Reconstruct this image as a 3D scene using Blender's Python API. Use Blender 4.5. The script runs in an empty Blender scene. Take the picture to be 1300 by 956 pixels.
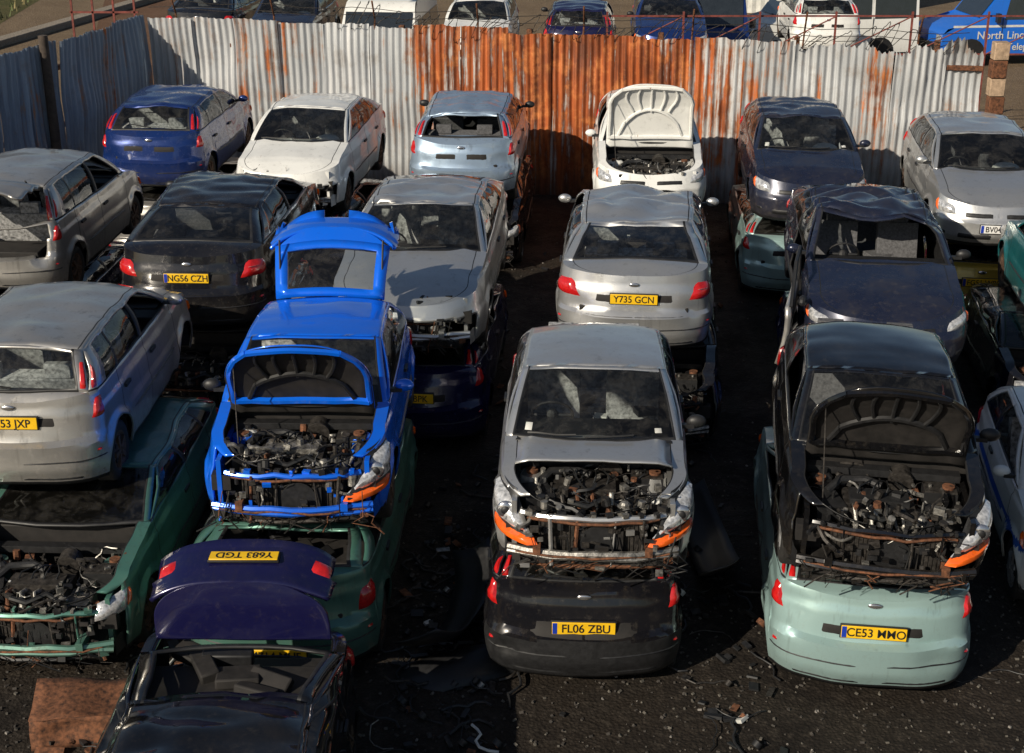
import bpy, math, random, bmesh
from mathutils import Vector, Matrix, noise
R=math.radians
scene=bpy.context.scene
# ---------------------------------------------------------------- materials
def newmat(name):
    m=bpy.data.materials.new(name); m.use_nodes=True
    nt=m.node_tree; b=nt.nodes['Principled BSDF']
    return m,nt,b
def N(nt,t,**k):
    n=nt.nodes.new(t)
    for a,v in k.items():
        if a[0]=='_': n.inputs[a[1:]].default_value=v
        else: setattr(n,a,v)
    return n
def ramp(nt,src,p0,p1,c0=(0,0,0,1),c1=(1,1,1,1)):
    r=N(nt,'ShaderNodeValToRGB'); e=r.color_ramp.elements
    e[0].position=p0;e[1].position=p1;e[0].color=c0;e[1].color=c1
    nt.links.new(src,r.inputs[0]); return r.outputs[0]
def mixc(nt,f,a,b,bt='MIX'):
    m=N(nt,'ShaderNodeMix',data_type='RGBA',blend_type=bt)
    for s,i in ((f,0),(a,6),(b,7)):
        if isinstance(s,(int,float)): m.inputs[i].default_value=s
        elif isinstance(s,tuple): m.inputs[i].default_value=s if len(s)==4 else (*s,1)
        else: nt.links.new(s,m.inputs[i])
    return m.outputs[2]
def math_(nt,op,a,b=0.0,clamp=False):
    m=N(nt,'ShaderNodeMath',operation=op,use_clamp=clamp)
    for s,i in ((a,0),(b,1)):
        if isinstance(s,(int,float)): m.inputs[i].default_value=s
        else: nt.links.new(s,m.inputs[i])
    return m.outputs[0]
def noi(nt,vec,scale,detail=4,rough=.6,dist=0):
    n=N(nt,'ShaderNodeTexNoise',_Scale=scale,_Detail=min(detail,5),_Roughness=rough,_Distortion=dist)
    if vec is not None: nt.links.new(vec,n.inputs['Vector'])
    return n.outputs[0]
def mapping(nt,src,scale=(1,1,1),loc=(0,0,0)):
    m=N(nt,'ShaderNodeMapping'); m.inputs['Scale'].default_value=scale; m.inputs['Location'].default_value=loc
    nt.links.new(src,m.inputs['Vector']); return m.outputs[0]
def bump(nt,b,h,s=.3,d=.01):
    n=N(nt,'ShaderNodeBump',_Strength=s,_Distance=d); nt.links.new(h,n.inputs['Height']); nt.links.new(n.outputs[0],b.inputs['Normal'])
def paint(name,col,metal=.35,rough=.28,dirt=.5,rust=0.0,seed=0):
    m,nt,b=newmat(name)
    tc=N(nt,'ShaderNodeTexCoord').outputs['Object']
    v=mapping(nt,tc,(1,1,1),(seed*3.1,seed*1.7,seed))
    n1=noi(nt,v,1.6,4,.65,.4); n2=noi(nt,v,14,4,.75)
    geo=N(nt,'ShaderNodeNewGeometry'); sx=N(nt,'ShaderNodeSeparateXYZ'); nt.links.new(geo.outputs['Normal'],sx.inputs[0])
    up=ramp(nt,sx.outputs[2],.2,1.0,(.25,.25,.25,1),(1,1,1,1))
    d=math_(nt,'MULTIPLY',ramp(nt,n1,.45,.75),up)
    d=math_(nt,'ADD',math_(nt,'MULTIPLY',d,.45),math_(nt,'MULTIPLY',ramp(nt,n2,.54,.72),.40))
    sp=N(nt,'ShaderNodeSeparateXYZ'); nt.links.new(tc,sp.inputs[0])
    low=ramp(nt,sp.outputs[2],.2,.60,(1,1,1,1),(0,0,0,1))
    d=math_(nt,'ADD',d,math_(nt,'MULTIPLY',math_(nt,'MULTIPLY',low,n2),1.3))
    d=math_(nt,'MULTIPLY',d,dirt,True)
    dust=mixc(nt,n2,(.06,.048,.035),(.20,.17,.13))
    c0=mixc(nt,math_(nt,'MULTIPLY',n1,.35),col,tuple(x*.72 for x in col))
    c=mixc(nt,d,c0,dust)
    run=noi(nt,mapping(nt,v,(9,9,.8)),1.2,3,.7); c=mixc(nt,math_(nt,'MULTIPLY',ramp(nt,run,.58,.72),dirt*.7),c,(.04,.03,.02))
    if rust>0:
        rm=ramp(nt,noi(nt,v,4.5,5,.8),.69-rust*.15,.71-rust*.14)
        c=mixc(nt,rm,c,mixc(nt,n2,(.10,.03,.012),(.32,.11,.03)))
    nt.links.new(c,b.inputs['Base Color'])
    r=math_(nt,'ADD',rough,math_(nt,'MULTIPLY',d,.9),True); nt.links.new(r,b.inputs['Roughness'])
    b.inputs['Metallic'].default_value=metal
    b.inputs['Coat Weight'].default_value=.7; b.inputs['Coat Roughness'].default_value=.05
    return m
def simple(name,col,rough=.5,metal=0,var=.35,scale=14,bmp=.2,coat=0):
    m,nt,b=newmat(name)
    tc=N(nt,'ShaderNodeTexCoord').outputs['Object']
    n=noi(nt,tc,scale,4,.65)
    c=mixc(nt,ramp(nt,n,.3,.7),tuple(x*(1-var) for x in col),tuple(min(1,x*(1+var)) for x in col))
    nt.links.new(c,b.inputs['Base Color'])
    nt.links.new(math_(nt,'ADD',rough-.12,math_(nt,'MULTIPLY',n,.25),True),b.inputs['Roughness'])
    b.inputs['Metallic'].default_value=metal; b.inputs['Coat Weight'].default_value=coat
    if bmp: bump(nt,b,n,bmp,.01)
    return m
def glassmat(name,tint=(.86,.90,.89),dusty=.035):
    m,nt,b=newmat(name); nt.nodes.remove(b)
    out=nt.nodes['Material Output']
    tr=N(nt,'ShaderNodeBsdfTransparent'); tr.inputs[0].default_value=(*tint,1)
    gl=N(nt,'ShaderNodeBsdfGlossy'); gl.inputs['Roughness'].default_value=.03; gl.inputs['Color'].default_value=(.95,.97,1,1)
    fr=N(nt,'ShaderNodeFresnel',_IOR=1.5)
    mx=N(nt,'ShaderNodeMixShader'); nt.links.new(fr.outputs[0],mx.inputs[0]); nt.links.new(tr.outputs[0],mx.inputs[1]); nt.links.new(gl.outputs[0],mx.inputs[2])
    df=N(nt,'ShaderNodeBsdfDiffuse'); df.inputs[0].default_value=(.32,.30,.27,1)
    tc=N(nt,'ShaderNodeTexCoord').outputs['Object']
    n=noi(nt,tc,5,4,.75,.5)
    f=math_(nt,'MULTIPLY',ramp(nt,n,.45,.8),dusty*3,True); f=math_(nt,'ADD',f,dusty*.3,True)
    m2=N(nt,'ShaderNodeMixShader'); nt.links.new(f,m2.inputs[0]); nt.links.new(mx.outputs[0],m2.inputs[1]); nt.links.new(df.outputs[0],m2.inputs[2])
    nt.links.new(m2.outputs[0],out.inputs[0]); return m
M_trim=simple('black_trim',(.014,.014,.015),.5,0,.3,20,0)
M_dark=simple('underbody_dark',(.014,.012,.011),.75,0,.5,9,0)
M_tyre=simple('tyre_rubber',(.018,.017,.016),.8,0,.4,30,.3)
M_alloy=simple('alloy_rim',(.42,.42,.42),.35,.7,.3,10,.1)
M_steel=simple('rusty_steel_rim',(.10,.06,.04),.7,.3,.6,14,.4)
M_glass=glassmat('car_glass')
M_red=simple('tail_lamp_red',(.48,.012,.012),.15,0,.25,25,.05,1)
M_clear=simple('lamp_clear',(.70,.72,.75),.10,.45,.6,26,.4,1)
M_orange=simple('indicator_orange',(.85,.13,.012),.2,0,.2,20,.05,1)
M_yel=simple('plate_yellow',(.80,.48,.012),.4,0,.08,8,0)
M_wplate=simple('plate_white',(.75,.75,.73),.4,0,.08,8,0)
M_pblue=simple('plate_blue',(.01,.04,.35),.4,0,.1,8,0)
M_ink=simple('plate_ink',(.012,.012,.012),.5,0,.1,8,0)
M_metal=simple('engine_alloy',(.26,.25,.23),.45,.7,.7,22,.6)
M_dmetal=simple('engine_dark_metal',(.045,.04,.036),.55,.5,.7,22,.6)
M_rust=simple('rusty_metal',(.13,.052,.024),.85,.1,.8,22,.6)
M_white=simple('white_plastic',(.55,.55,.52),.5,0,.2,10,0)
M_seat=simple('seat_fabric',(.085,.085,.09),.9,0,.5,35,0)
M_seatg=simple('seat_fabric_grey',(.30,.30,.30),.9,0,.8,22,0)
M_hose=simple('rubber_hose',(.010,.010,.010),.4,0,.3,20,0)
M_bluep=simple('blue_plastic',(.02,.09,.4),.4,0,.2,10,0)
M_chrome=simple('badge_chrome',(.6,.6,.62),.2,.9,.1,10,0)
# ---------------------------------------------------------------- mesh builder
class MB:
    def __init__(s): s.v=[];s.f=[];s.m=[]
    def face(s,pts,m=0):
        k=len(s.v); s.v.extend([tuple(p) for p in pts]); s.f.append(tuple(range(k,k+len(pts)))); s.m.append(m)
    def grid(s,P,m=0):
        for i in range(len(P)-1):
            for j in range(len(P[0])-1):
                s.face((P[i][j],P[i+1][j],P[i+1][j+1],P[i][j+1]),m(i,j) if callable(m) else m)
    def box(s,c,d,m=0,rot=None):
        k=len(s.v); c=Vector(c)
        for x in(-.5,.5):
            for y in(-.5,.5):
                for z in(-.5,.5):
                    p=Vector((x*d[0],y*d[1],z*d[2]))
                    if rot is not None: p=rot@p
                    s.v.append(tuple(c+p))
        for f in((0,1,3,2),(4,6,7,5),(0,4,5,1),(2,3,7,6),(0,2,6,4),(1,5,7,3)):
            s.f.append(tuple(k+i for i in f)); s.m.append(m)
    def tube(s,pts,r,m=0,n=7,cap=True):
        pts=[Vector(p) for p in pts]; k=len(s.v); L=len(pts)
        for i,p in enumerate(pts):
            t=(pts[min(i+1,L-1)]-pts[max(i-1,0)]).normalized()
            a=t.cross(Vector((0,0,1)) if abs(t.z)<.9 else Vector((1,0,0))).normalized(); b=t.cross(a)
            rr=r[i] if isinstance(r,(list,tuple)) else r
            for j in range(n):
                an=2*math.pi*j/n; s.v.append(tuple(p+(a*math.cos(an)+b*math.sin(an))*rr))
        for i in range(L-1):
            for j in range(n):
                s.f.append((k+i*n+j,k+i*n+(j+1)%n,k+(i+1)*n+(j+1)%n,k+(i+1)*n+j)); s.m.append(m)
        if cap:
            s.f.append(tuple(k+j for j in range(n))[::-1]); s.m.append(m)
            s.f.append(tuple(k+(L-1)*n+j for j in range(n))); s.m.append(m)
    def ell(s,c,r,m=0,nu=10,nv=6):
        P=[[(c[0]+r[0]*math.sin(math.pi*i/nv)*math.cos(2*math.pi*j/nu),c[1]+r[1]*math.sin(math.pi*i/nv)*math.sin(2*math.pi*j/nu),c[2]+r[2]*math.cos(math.pi*i/nv)) for j in range(nu+1)] for i in range(nv+1)]
        s.grid(P,m)
def mk(mb,name,mats,parent=None,M=None,ang=38,bevel=0,solid=0,cy=None,weld=.0008,moff=1):
    me=bpy.data.meshes.new(name); me.from_pydata(mb.v,[],mb.f)
    me.polygons.foreach_set('material_index',mb.m)
    for m in mats: me.materials.append(m)
    if weld:
        bm=bmesh.new(); bm.from_mesh(me); bmesh.ops.remove_doubles(bm,verts=bm.verts,dist=weld)
        bmesh.ops.dissolve_degenerate(bm,edges=bm.edges,dist=.0004)
        if cy is not None:
            bm.normal_update()
            for f in bm.faces:
                c=f.calc_center_median(); o=Vector((0,min(max(c.y,cy[0]),cy[1]),cy[2]))
                if f.normal.dot(c-o)<0: f.normal_flip()
        else: bmesh.ops.recalc_face_normals(bm,faces=bm.faces)
        bm.to_mesh(me); bm.free()
    me.polygons.foreach_set('use_smooth',[True]*len(me.polygons))
    me.set_sharp_from_angle(angle=R(ang))
    ob=bpy.data.objects.new(name,me); scene.collection.objects.link(ob)
    if parent is not None: ob.parent=parent
    if M is not None: ob.matrix_local=M
    if solid:
        md=ob.modifiers.new('s','SOLIDIFY'); md.thickness=solid; md.offset=-1; md.material_offset=moff; md.material_offset_rim=0
    if bevel:
        md=ob.modifiers.new('b','BEVEL'); md.width=bevel; md.segments=2; md.limit_method='ANGLE'; md.angle_limit=R(50)
    return ob
def empty(name,M=None):
    e=bpy.data.objects.new(name,None); scene.collection.objects.link(e); e.empty_display_size=.3
    if M is not None: e.matrix_world=M
    return e
def text(name,s,size,mat,parent,pos,rot,ext=.001,bold=.0,sx=1):
    c=bpy.data.curves.new(name,'FONT'); c.body=s; c.size=size; c.align_x='CENTER'; c.align_y='CENTER'; c.extrude=ext; c.offset=bold
    c.materials.append(mat); o=bpy.data.objects.new(name,c); scene.collection.objects.link(o)
    o.parent=parent; o.location=pos; o.rotation_euler=rot; o.scale=(sx,1,1); return o
# wheels ----------------------------------------------------------
def wheelmesh(rimmat,nm,sp):
    mb=MB(); n=28
    prof=[(.12,.04),(.55,-.05),(.62,.02),(.65,.03),(.70,.05),(.80,.07),(.92,.045),(.985,-.01),(1.0,-.08),(1.0,-.5),(.97,-.58),(.8,-.64),(.6,-.62)]
    P=[[(h*.29,r*.29*math.cos(2*math.pi*j/n),r*.29*math.sin(2*math.pi*j/n)) for j in range(n+1)] for r,h in prof]
    mb.grid(P,lambda i,j:1 if i<3 else 0)
    mb.grid([[(.02,0,0)]*(n+1),P[0]],1)
    for k in range(sp):
        a=2*math.pi*k/sp
        mb.box((.006,math.cos(a)*.095,math.sin(a)*.095),(.03,.13,.04),1,Matrix.Rotation(a,3,'X'))
        a+=math.pi/sp
        mb.box((-.004,math.cos(a)*.10,math.sin(a)*.10),(.012,.06,.04),2,Matrix.Rotation(a,3,'X'))
    o=mk(mb,nm,[M_tyre,rimmat,M_dark],weld=.0005); me=o.data; bpy.data.objects.remove(o); return me
W_alloy=wheelmesh(M_alloy,'alloy_wheel',6); W_steel=wheelmesh(M_steel,'steel_wheel',5)
# ---------------------------------------------------------------- car types
KA=dict(L=3.62,W=.815,Cf=.62,Cr=.6,hf=.73,yc=1.02,zc=.95,yr=1.70,zf=1.31,yR=2.78,zR=1.27,ar=.035,yb=3.38,zb=1.0,zt=.93,wf=.72,wr=3.14,wt=.615,doors=3,tail='ka',pz=.62)
FI=dict(L=3.92,W=.84,Cf=.5,Cr=.36,hf=.74,yc=1.05,zc=.99,yr=1.76,zf=1.37,yR=3.42,zR=1.36,ar=.03,yb=3.74,zb=1.03,zt=.97,wf=.79,wr=3.28,wt=.635,doors=5,tail='high',pz=.80)
FO=dict(L=4.17,W=.85,Cf=.5,Cr=.42,hf=.74,yc=1.17,zc=1.0,yr=1.92,zf=1.37,yR=3.42,zR=1.34,ar=.035,yb=3.92,zb=1.04,zt=.97,wf=.85,wr=3.46,wt=.63,doors=5,tail='high',pz=.80)
FS=dict(L=4.36,W=.85,Cf=.5,Cr=.42,hf=.74,yc=1.17,zc=1.0,yr=1.92,zf=1.37,yR=3.15,zR=1.32,ar=.035,yb=3.78,zb=1.05,zt=1.0,wf=.85,wr=3.46,wt=.63,doors=4,tail='saloon',pz=.78)
MO=dict(L=4.70,W=.905,Cf=.55,Cr=.48,hf=.72,yc=1.30,zc=.99,yr=2.10,zf=1.36,yR=3.40,zR=1.32,ar=.04,yb=4.18,zb=1.07,zt=1.02,wf=.95,wr=3.70,wt=.66,doors=4,tail='saloon',pz=.78)
SA=dict(MO,L=4.6,yb=3.95,yR=3.2,W=.86,pz=.78)
FU=dict(FI,L=4.0,zf=1.44,zR=1.42,W=.86)
def sm(a,b,x):
    t=min(1,max(0,(x-a)/(b-a))); return t*t*(3-2*t)
idx=[0]
def car(name,P,x,y,z,yaw,face,pm,hood='closed',hang=-85,front_off=False,tail=0,crush=1.0,dent=.014,roofd=.012,plate=None,fplate=None,
        nows=False,norear=False,blackb=False,roll=0,pitch=0,wheel=None,stripe=None,miss=(),under=None,lid=None,sticker=False):
    idx[0]+=1; rng=random.Random(idx[0]*77+5); sv=Vector((idx[0]*7.3,idx[0]*3.1,idx[0]*1.9))
    L,W,Cf,Cr=P['L'],P['W'],P['Cf'],P['Cr']; zs=.21; zw=.29; Ra=.345
    yc,zc,yr,zf,yR,zR,yb,zb,zt,hf=(P[k] for k in('yc','zc','yr','zf','yR','zR','yb','zb','zt','hf'))
    M=Matrix.Translation((x,y,z))@Matrix.Rotation(-R(yaw),4,'Z')@Matrix.Rotation(R(roll),4,'Y')@Matrix.Rotation(R(pitch),4,'X')
    if face=='R': M=M@Matrix.Rotation(math.pi,4,'Z')@Matrix.Translation((0,-L,0))
    root=empty(name,M)
    def xplan(y0):
        C=Cf if y0<L/2 else Cr; d=min(y0,L-y0); tap=1-.055*((y0-L*.5)/(L*.5))**2
        f=1 if d>=C else max(0,1-(1-max(0,d)/C)**2.5)**.4
        return W*tap*f,f
    def ztop(y0):
        if y0<yc: return hf+(zc-hf)*(y0/yc)**.8
        if y0<yb: return zc+(zb-zc)*(y0-yc)/(yb-yc)
        return zb+(zt-zb)*((y0-yb)/(L-yb))**1.5
    def zlow(y0):
        for yw in(P['wf'],P['wr']):
            d=abs(y0-yw)
            if d<=Ra: return zw+math.sqrt(max(0,Ra*Ra-d*d))
        return zs
    def S(y0,zz,sg=1):
        xx,f=xplan(y0); t=(zz-zs)/(ztop(y0)-zs); t=min(1,max(0,t))
        e=(2*t-1); xx*=1-(.04 if e>0 else .06)*e*e
        if zz>.5 : xx-=.014*sm(.60,.635,zz)*f
        xx-=.016*sm(.86,.89,zz)*f
        if f>.6:
            for yw in(P['wf'],P['wr']):
                r=math.hypot(y0-yw,zz-zw)
                if r<Ra+.09: xx+=.028*sm(0,1,1-(r-Ra)/.09)
        yy=y0
        if y0<Cf:
            k=(1-y0/Cf)**.8; o=.07*max(0,(.34-zz)/.13)+.035*sm(.53,.57,zz)+max(0,zz-.56)*.45; yy+=o*k
        if y0>L-Cr:
            k=(1-(L-y0)/Cr)**.8; o=.06*max(0,(.36-zz)/.15)+.075*sm(.60,.632,zz)+max(0,zz-.64)*.20+.012*sm(.87,.89,zz); yy-=o*k
        return Vector((sg*xx,yy,zz))
    def Hd(y0,q):
        p=S(y0,ztop(y0)); dd=min(y0,yc*2) if y0<L/2 else L-y0
        h=.055*(1-q*q)*min(1,dd/.30)
        if y0<L/2: h+=.012*sm(.50,.62,abs(q))*(1-sm(.80,.86,abs(q)))*min(1,dd/.3)-.010*(1-sm(.40,.5,abs(q)))*min(1,dd/.3)
        return Vector((q*p.x,p.y,p.z+h))
    def rail(t):
        return Vector((P['wt']*(1-.05*t*t),yr+(yR-yr)*t,zf+(zR-zf)*t+4*P['ar']*t*(1-t)))
    def roof(t,q):
        p=rail(t); c=1-q*q
        return Vector((q*p.x,p.y-.06*c*(1-t)**3+.05*c*t**3,p.z+.045*(1-abs(q)**2.6)))
    def WS(q,s):
        b0=Hd(yc-.13*(1-q*q),q); b0.x=q*S(yc,ztop(yc)).x; b0.z-=.004; tt=roof(0,q); p=b0.lerp(tt,s); k=math.sin(math.pi*s)*.03
        return p+Vector((0,-k*.7,k*.7))
    def RG(q,s):
        b0=Hd(yb+min(.10,(L-yb)*.45)*(1-q*q),q); b0.x=q*S(yb,ztop(yb)).x; tt=roof(1,q); p=b0.lerp(tt,s); k=math.sin(math.pi*s)*.03
        return p+Vector((0,k*.7,k*.5))
    def SD(ybt,ytp,s,sg):
        b0=S(ybt,ztop(ybt)); tt=rail((ytp-yr)/(yR-yr)); p=b0.lerp(tt,s); p.x+=.03*math.sin(math.pi*s); p.x*=sg; return p
    zmid=(zc+zb)/2-.02
    dcs=[(Vector((rng.choice((-1,1))*W*rng.uniform(.6,1),rng.choice((rng.uniform(.2,L-.2),L-.1,.1)),rng.uniform(.4,.95))),rng.uniform(.10,.30),rng.uniform(.025,.07)) for _ in range(9)]
    def D(p):
        p=Vector(p); n=noise.noise_vector(p*1.9+sv)*dent+noise.noise_vector(p*5+sv)*dent*.4
        if dent>.008:
            for c,r,a in dcs:
                d=(p-c).length
                if d<r: n-=Vector((math.copysign(1,c.x)*.8,math.copysign(.4,c.y-L/2),.1))*a*(1-d/r)**1.2
        w=sm(zf-.13,zf-.02,p.z)
        if w>0 and roofd:
            a=noise.noise(p*2.3+sv); b_=noise.noise(Vector((p.x*1.2,p.y*3.5,0))+sv)
            n.z-=w*roofd*(1.6*(1-abs(a)*2.2)+ (1-abs(b_)*2.5))*.9
        p=p+n
        if crush<1 and p.z>zmid:
            p.z=zmid+(p.z-zmid)*(crush+.12*noise.noise(p*1.3+sv)); p.x+=.05*noise.noise(p*2+sv)
        return p
    B={k:MB() for k in('body','glass','hood','tail','tglass')}
    def grid(Pt,cls):
        Q=[[D(p) for p in row] for row in Pt]
        for i in range(len(Pt)-1):
            for j in range(len(Pt[0])-1):
                c=(Pt[i][j]+Pt[i+1][j+1]+Pt[i+1][j]+Pt[i][j+1])/4; r=cls(i,j,c)
                if r: B[r[0]].face((Q[i][j],Q[i+1][j],Q[i+1][j+1],Q[i][j+1]),r[1])
    pri=[]
    for C,fl in((Cf,0),(Cr,1)):
        for a in range(0,90,6):
            d=C*(1-math.cos(R(a))**.8); pri.append(L-d if fl else d)
    yB=yc+(yb-yc)*.43 if P['doors']!=3 else yc+(yb-yc)*.55
    lines=[yc+.07,yB]+([P['wr']-.22] if P['doors']!=3 else [])
    for l in lines: pri+= [l,l+.013]
    pri+=[yc,yb,P['wf']-Ra-.004,P['wf']+Ra+.004,P['wr']-Ra-.004,P['wr']+Ra+.004]
    cols=list(pri); ex=[i*.10 for i in range(int(L/.10)+1)]
    for yw in(P['wf'],P['wr']): ex+=[yw+Ra*math.cos(R(a)) for a in range(0,181,10)]
    for e in ex:
        if 0<e<L and all(abs(e-c)>.010 for c in cols): cols.append(e)
    cols.sort(); ns=23
    tl=tail!=0; sal=P['doors']==4
    for sg in(1,-1):
        Pt=[]
        for c in cols:
            lo,hi=zlow(c),ztop(c); Pt.append([S(c,lo+(hi-lo)*j/(ns-1),sg) for j in range(ns)])
        def cls(i,j,c):
            ym=(cols[i]+cols[i+1])/2
            if front_off and ym<.30 and (c.z<.57 or hood!='closed'): return None
            if tl and ym>L-Cr and abs(c.x)<.80*W and c.z>.62: return('tail',0)
            if 'fdoor%d'%sg in miss and lines[0]<ym<lines[1] and c.z>.3: return None
            for l in lines:
                if abs(ym-l-.0065)<.005 and c.z>.29: return('body',1)
            if c.z<.26: return('body',1)
            if blackb and (ym<.35 or ym>L-.35) and c.z<.58: return('body',1)
            if stripe and .60<c.z<.66: return('body',3)
            return('body',0)
        grid(Pt,cls)
        if P['doors']==3: br=[(yc,yr,'p'),(yc+.13,yr+.07,'g'),(yB-.02,yB-.08,'k'),(yB+.05,yB-.01,'g'),(yb-.36,yR-.12,'p'),(yb,yR,'')]
        elif sal: br=[(yc,yr,'p'),(yc+.14,yr+.07,'g'),(yB-.02,yB-.03,'k'),(yB+.06,yB+.04,'g'),(P['wr']-.30,yR-.22,'k'),(P['wr']-.25,yR-.18,'g'),(P['wr']+.02,yR-.08,'p'),(yb,yR,'')]
        else: br=[(yc,yr,'p'),(yc+.14,yr+.07,'g'),(yB-.02,yB-.03,'k'),(yB+.06,yB+.04,'g'),(P['wr']-.30,P['wr']-.32,'k'),(P['wr']-.25,P['wr']-.28,'g'),(P['wr']+.08,yR-.16,'p'),(yb,yR,'')]
        st=[];kd=[]
        for a,b_ in zip(br[:-1],br[1:]):
            n=max(1,int((b_[0]-a[0])/.10))
            for k in range(n): st.append((a[0]+(b_[0]-a[0])*k/n,a[1]+(b_[1]-a[1])*k/n)); kd.append(a[2])
        st.append(br[-1][:2]); sr=[0,.05,.2,.4,.6,.8,.92,1]
        Pt=[[SD(a,b_,s,sg) for s in sr] for a,b_ in st]
        gone=rng.random()<.45; ng=len(kd)//2
        def cls2(i,j,c):
            if j==0: return('body',1)
            if kd[i]=='g' and j<6: return None if (gone and i<ng) else('glass',0)
            if kd[i]=='k' and j<6: return('body',1)
            return('body',0)
        grid(Pt,cls2)
    qs=[-1,-.93,-.865,-.852,-.7,-.5,-.3,-.1,.1,.3,.5,.7,.852,.865,.93,1]
    hc=[c for c in cols if c<=yc+1e-6]
    def clsh(i,j,c):
        if j in(0,1,13,14): return None if (front_off and hood!='closed' and hc[i]<.16) else('body',0)
        if j in(2,12): return('body',1)
        if hood=='closed': return('body',0)
        if hood=='open': return('hood',0)
        if hood=='partial': return('hood',0) if hc[i]>yc*.52 else None
        return None
    grid([[Hd(c,q) for q in qs] for c in hc],clsh)
    dc=[c for c in cols if c>=yb-1e-6]
    def clsd(i,j,c):
        if tl and 1<j<13: return('tail',0)
        return('body',1 if (j in(2,12) and sal) else 0)
    grid([[Hd(c,q) for q in qs] for c in dc],clsd)
    nr=24; rq=[-1,-.945,-.925,-.8,-.65,-.5,-.35,-.2,-.07,.07,.2,.35,.5,.65,.8,.925,.945,1]
    grid([[roof(i/nr,q) for q in rq] for i in range(nr+1)],lambda i,j,c:('body',1 if (j in(1,15) and P is not KA) else 0))
    q2=[-1,-.925,-.90,-.5,-.25,0,.25,.5,.90,.925,1]; s2=[0,.05,.2,.4,.6,.8,.95,1]
    def clsw(i,j,c):
        if i in(0,9): return('body',0)
        if j==0 or i in(1,8): return('body',1)
        if j==6: return('body',0)
        return None if nows else('glass',0)
    grid([[WS(q,s) for s in s2] for q in q2],clsw)
    tk='tail' if (tl and not sal) else 'body'
    if tk=='tail': q3=[-1,-.92,-.72,-.5,-.25,0,.25,.5,.72,.92,1]; s3=[0,.16,.28,.45,.6,.75,.86,1]
    else: q3=[-1,-.88,-.84,-.5,-.25,0,.25,.5,.84,.88,1]; s3=[0,.07,.2,.4,.6,.8,.93,1]
    def clsr(i,j,c):
        if i in(0,9): return('body',0)
        if i in(1,8) or j==0: return(tk,1 if tk=='body' else 0)
        if j==6: return(tk,0)
        return None if norear else(('tglass' if tk=='tail' else 'glass'),0)
    grid([[RG(q,s) for s in s3] for q in q3],clsr)
    cyy=(1.2,L-1.2,.62)
    mk(B['body'],'body_shell',[pm,M_trim,M_trim,M_bluep],root,cy=cyy,solid=.022,ang=32)
    if B['glass'].f: mk(B['glass'],'windows',[M_glass],root,cy=cyy)
    tailob=None; TM=None
    if B['hood'].f:
        hp=Vector((0,yc-.10,zc+.03)); HM=Matrix.Translation(hp)@Matrix.Rotation(R(hang),4,'X')@Matrix.Translation(-hp)
        mk(B['hood'],'bonnet',[pm,under or M_dark,under or M_dark],root,HM,cy=(1.2,L-1.2,.3),solid=.014)
        if hood=='open':
            rb=MB(); off=Vector((0,0,-.030))
            def hp_(yy,q): return D(Hd(yy,q))+off
            ys=[.10+(yc-.26)*k/6 for k in range(7)]
            for q in(-.80,.80): rb.tube([hp_(a,q) for a in ys],.026,0,6)
            rb.tube([hp_(.06+.05*abs(-1+k/5)**2,-.78+1.56*k/10) for k in range(11)],.028,0,6); rb.tube([hp_(yc-.17,-.80+1.6*k/8) for k in range(9)],.034,0,6)
            for q1 in(-.62,-.32,0,.32,.62): rb.tube([hp_(yc*.50-(yc*.5-.10)*k/5,q1*(.55+.45*k/5)) for k in range(6)],.017,1,6)
            arc=[hp_(yc-.20-(yc*.36)*math.sin(math.pi*k/12)**.6,-.62+1.24*k/12) for k in range(13)]
            rb.tube(arc,.024,1,6)
            mk(rb,'bonnet_ribs',[under or pm,under or M_trim],root,HM,weld=0)
            st=MB(); a=HM@hp_(.3,-.78); st.tube([(-.60*W,.42,.66),a],.006,0,5); mk(st,'bonnet_stay',[M_dmetal],root,weld=0)
    lidpm=lid or pm
    if B['tail'].f:
        if sal: hp=Vector((0,yb+.03,zb+.05))
        else: hp=roof(1,0)
        TM=Matrix.Translation(hp)@Matrix.Rotation(R(tail),4,'X')@Matrix.Translation(-hp)
        tailob=mk(B['tail'],'tailgate',[lidpm,M_trim,M_trim] if sal else [lidpm,lidpm,lidpm],root,TM,cy=(1.2,L-1.2,.5),solid=.035)
        if B['tglass'].f: mk(B['tglass'],'tailgate_glass',[M_glass],root,TM,cy=cyy)
        if not sal:
            st=MB()
            for sg in(-1,1): st.tube([Vector((sg*.50,yR+.12,zR-.12)),TM@Vector((sg*.52,yb-.02,zb+.1))],.011,0,6)
            mk(st,'gas_struts',[M_trim],root,weld=0)
    ov=MB(); tv=MB()
    def over(fn,cs,m,off=.008,bul=0,nu=6,nv=4,mb=None):
        mb=mb or ov
        (a0,b0),(a1,b1),(a2,b2),(a3,b3)=cs; Pt=[]
        for i in range(nu+1):
            row=[]
            for j in range(nv+1):
                u,v=i/nu,j/nv
                a=(a0*(1-u)+a1*u)*(1-v)+(a3*(1-u)+a2*u)*v; b_=(b0*(1-u)+b1*u)*(1-v)+(b3*(1-u)+b2*u)*v
                p=fn(a,b_); e=.004; n=(fn(a+e,b_)-fn(a-e,b_)).cross(fn(a,b_+e)-fn(a,b_-e))
                if n.length<1e-9: n=Vector((0,-1,0))
                n.normalize(); o=Vector((0,min(max(p.y,1.2),L-1.2),.62))
                if n.dot(p-o)<0: n=-n
                edge=(i in(0,nu))or(j in(0,nv))
                row.append(D(p)+n*(-.012 if edge and off>0 else off+bul*math.sin(math.pi*u)*math.sin(math.pi*v)))
            Pt.append(row)
        mb.grid(Pt,m)
    mats=[M_trim,M_red,M_clear,M_orange,pm,M_chrome,M_dark,M_white]
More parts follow.
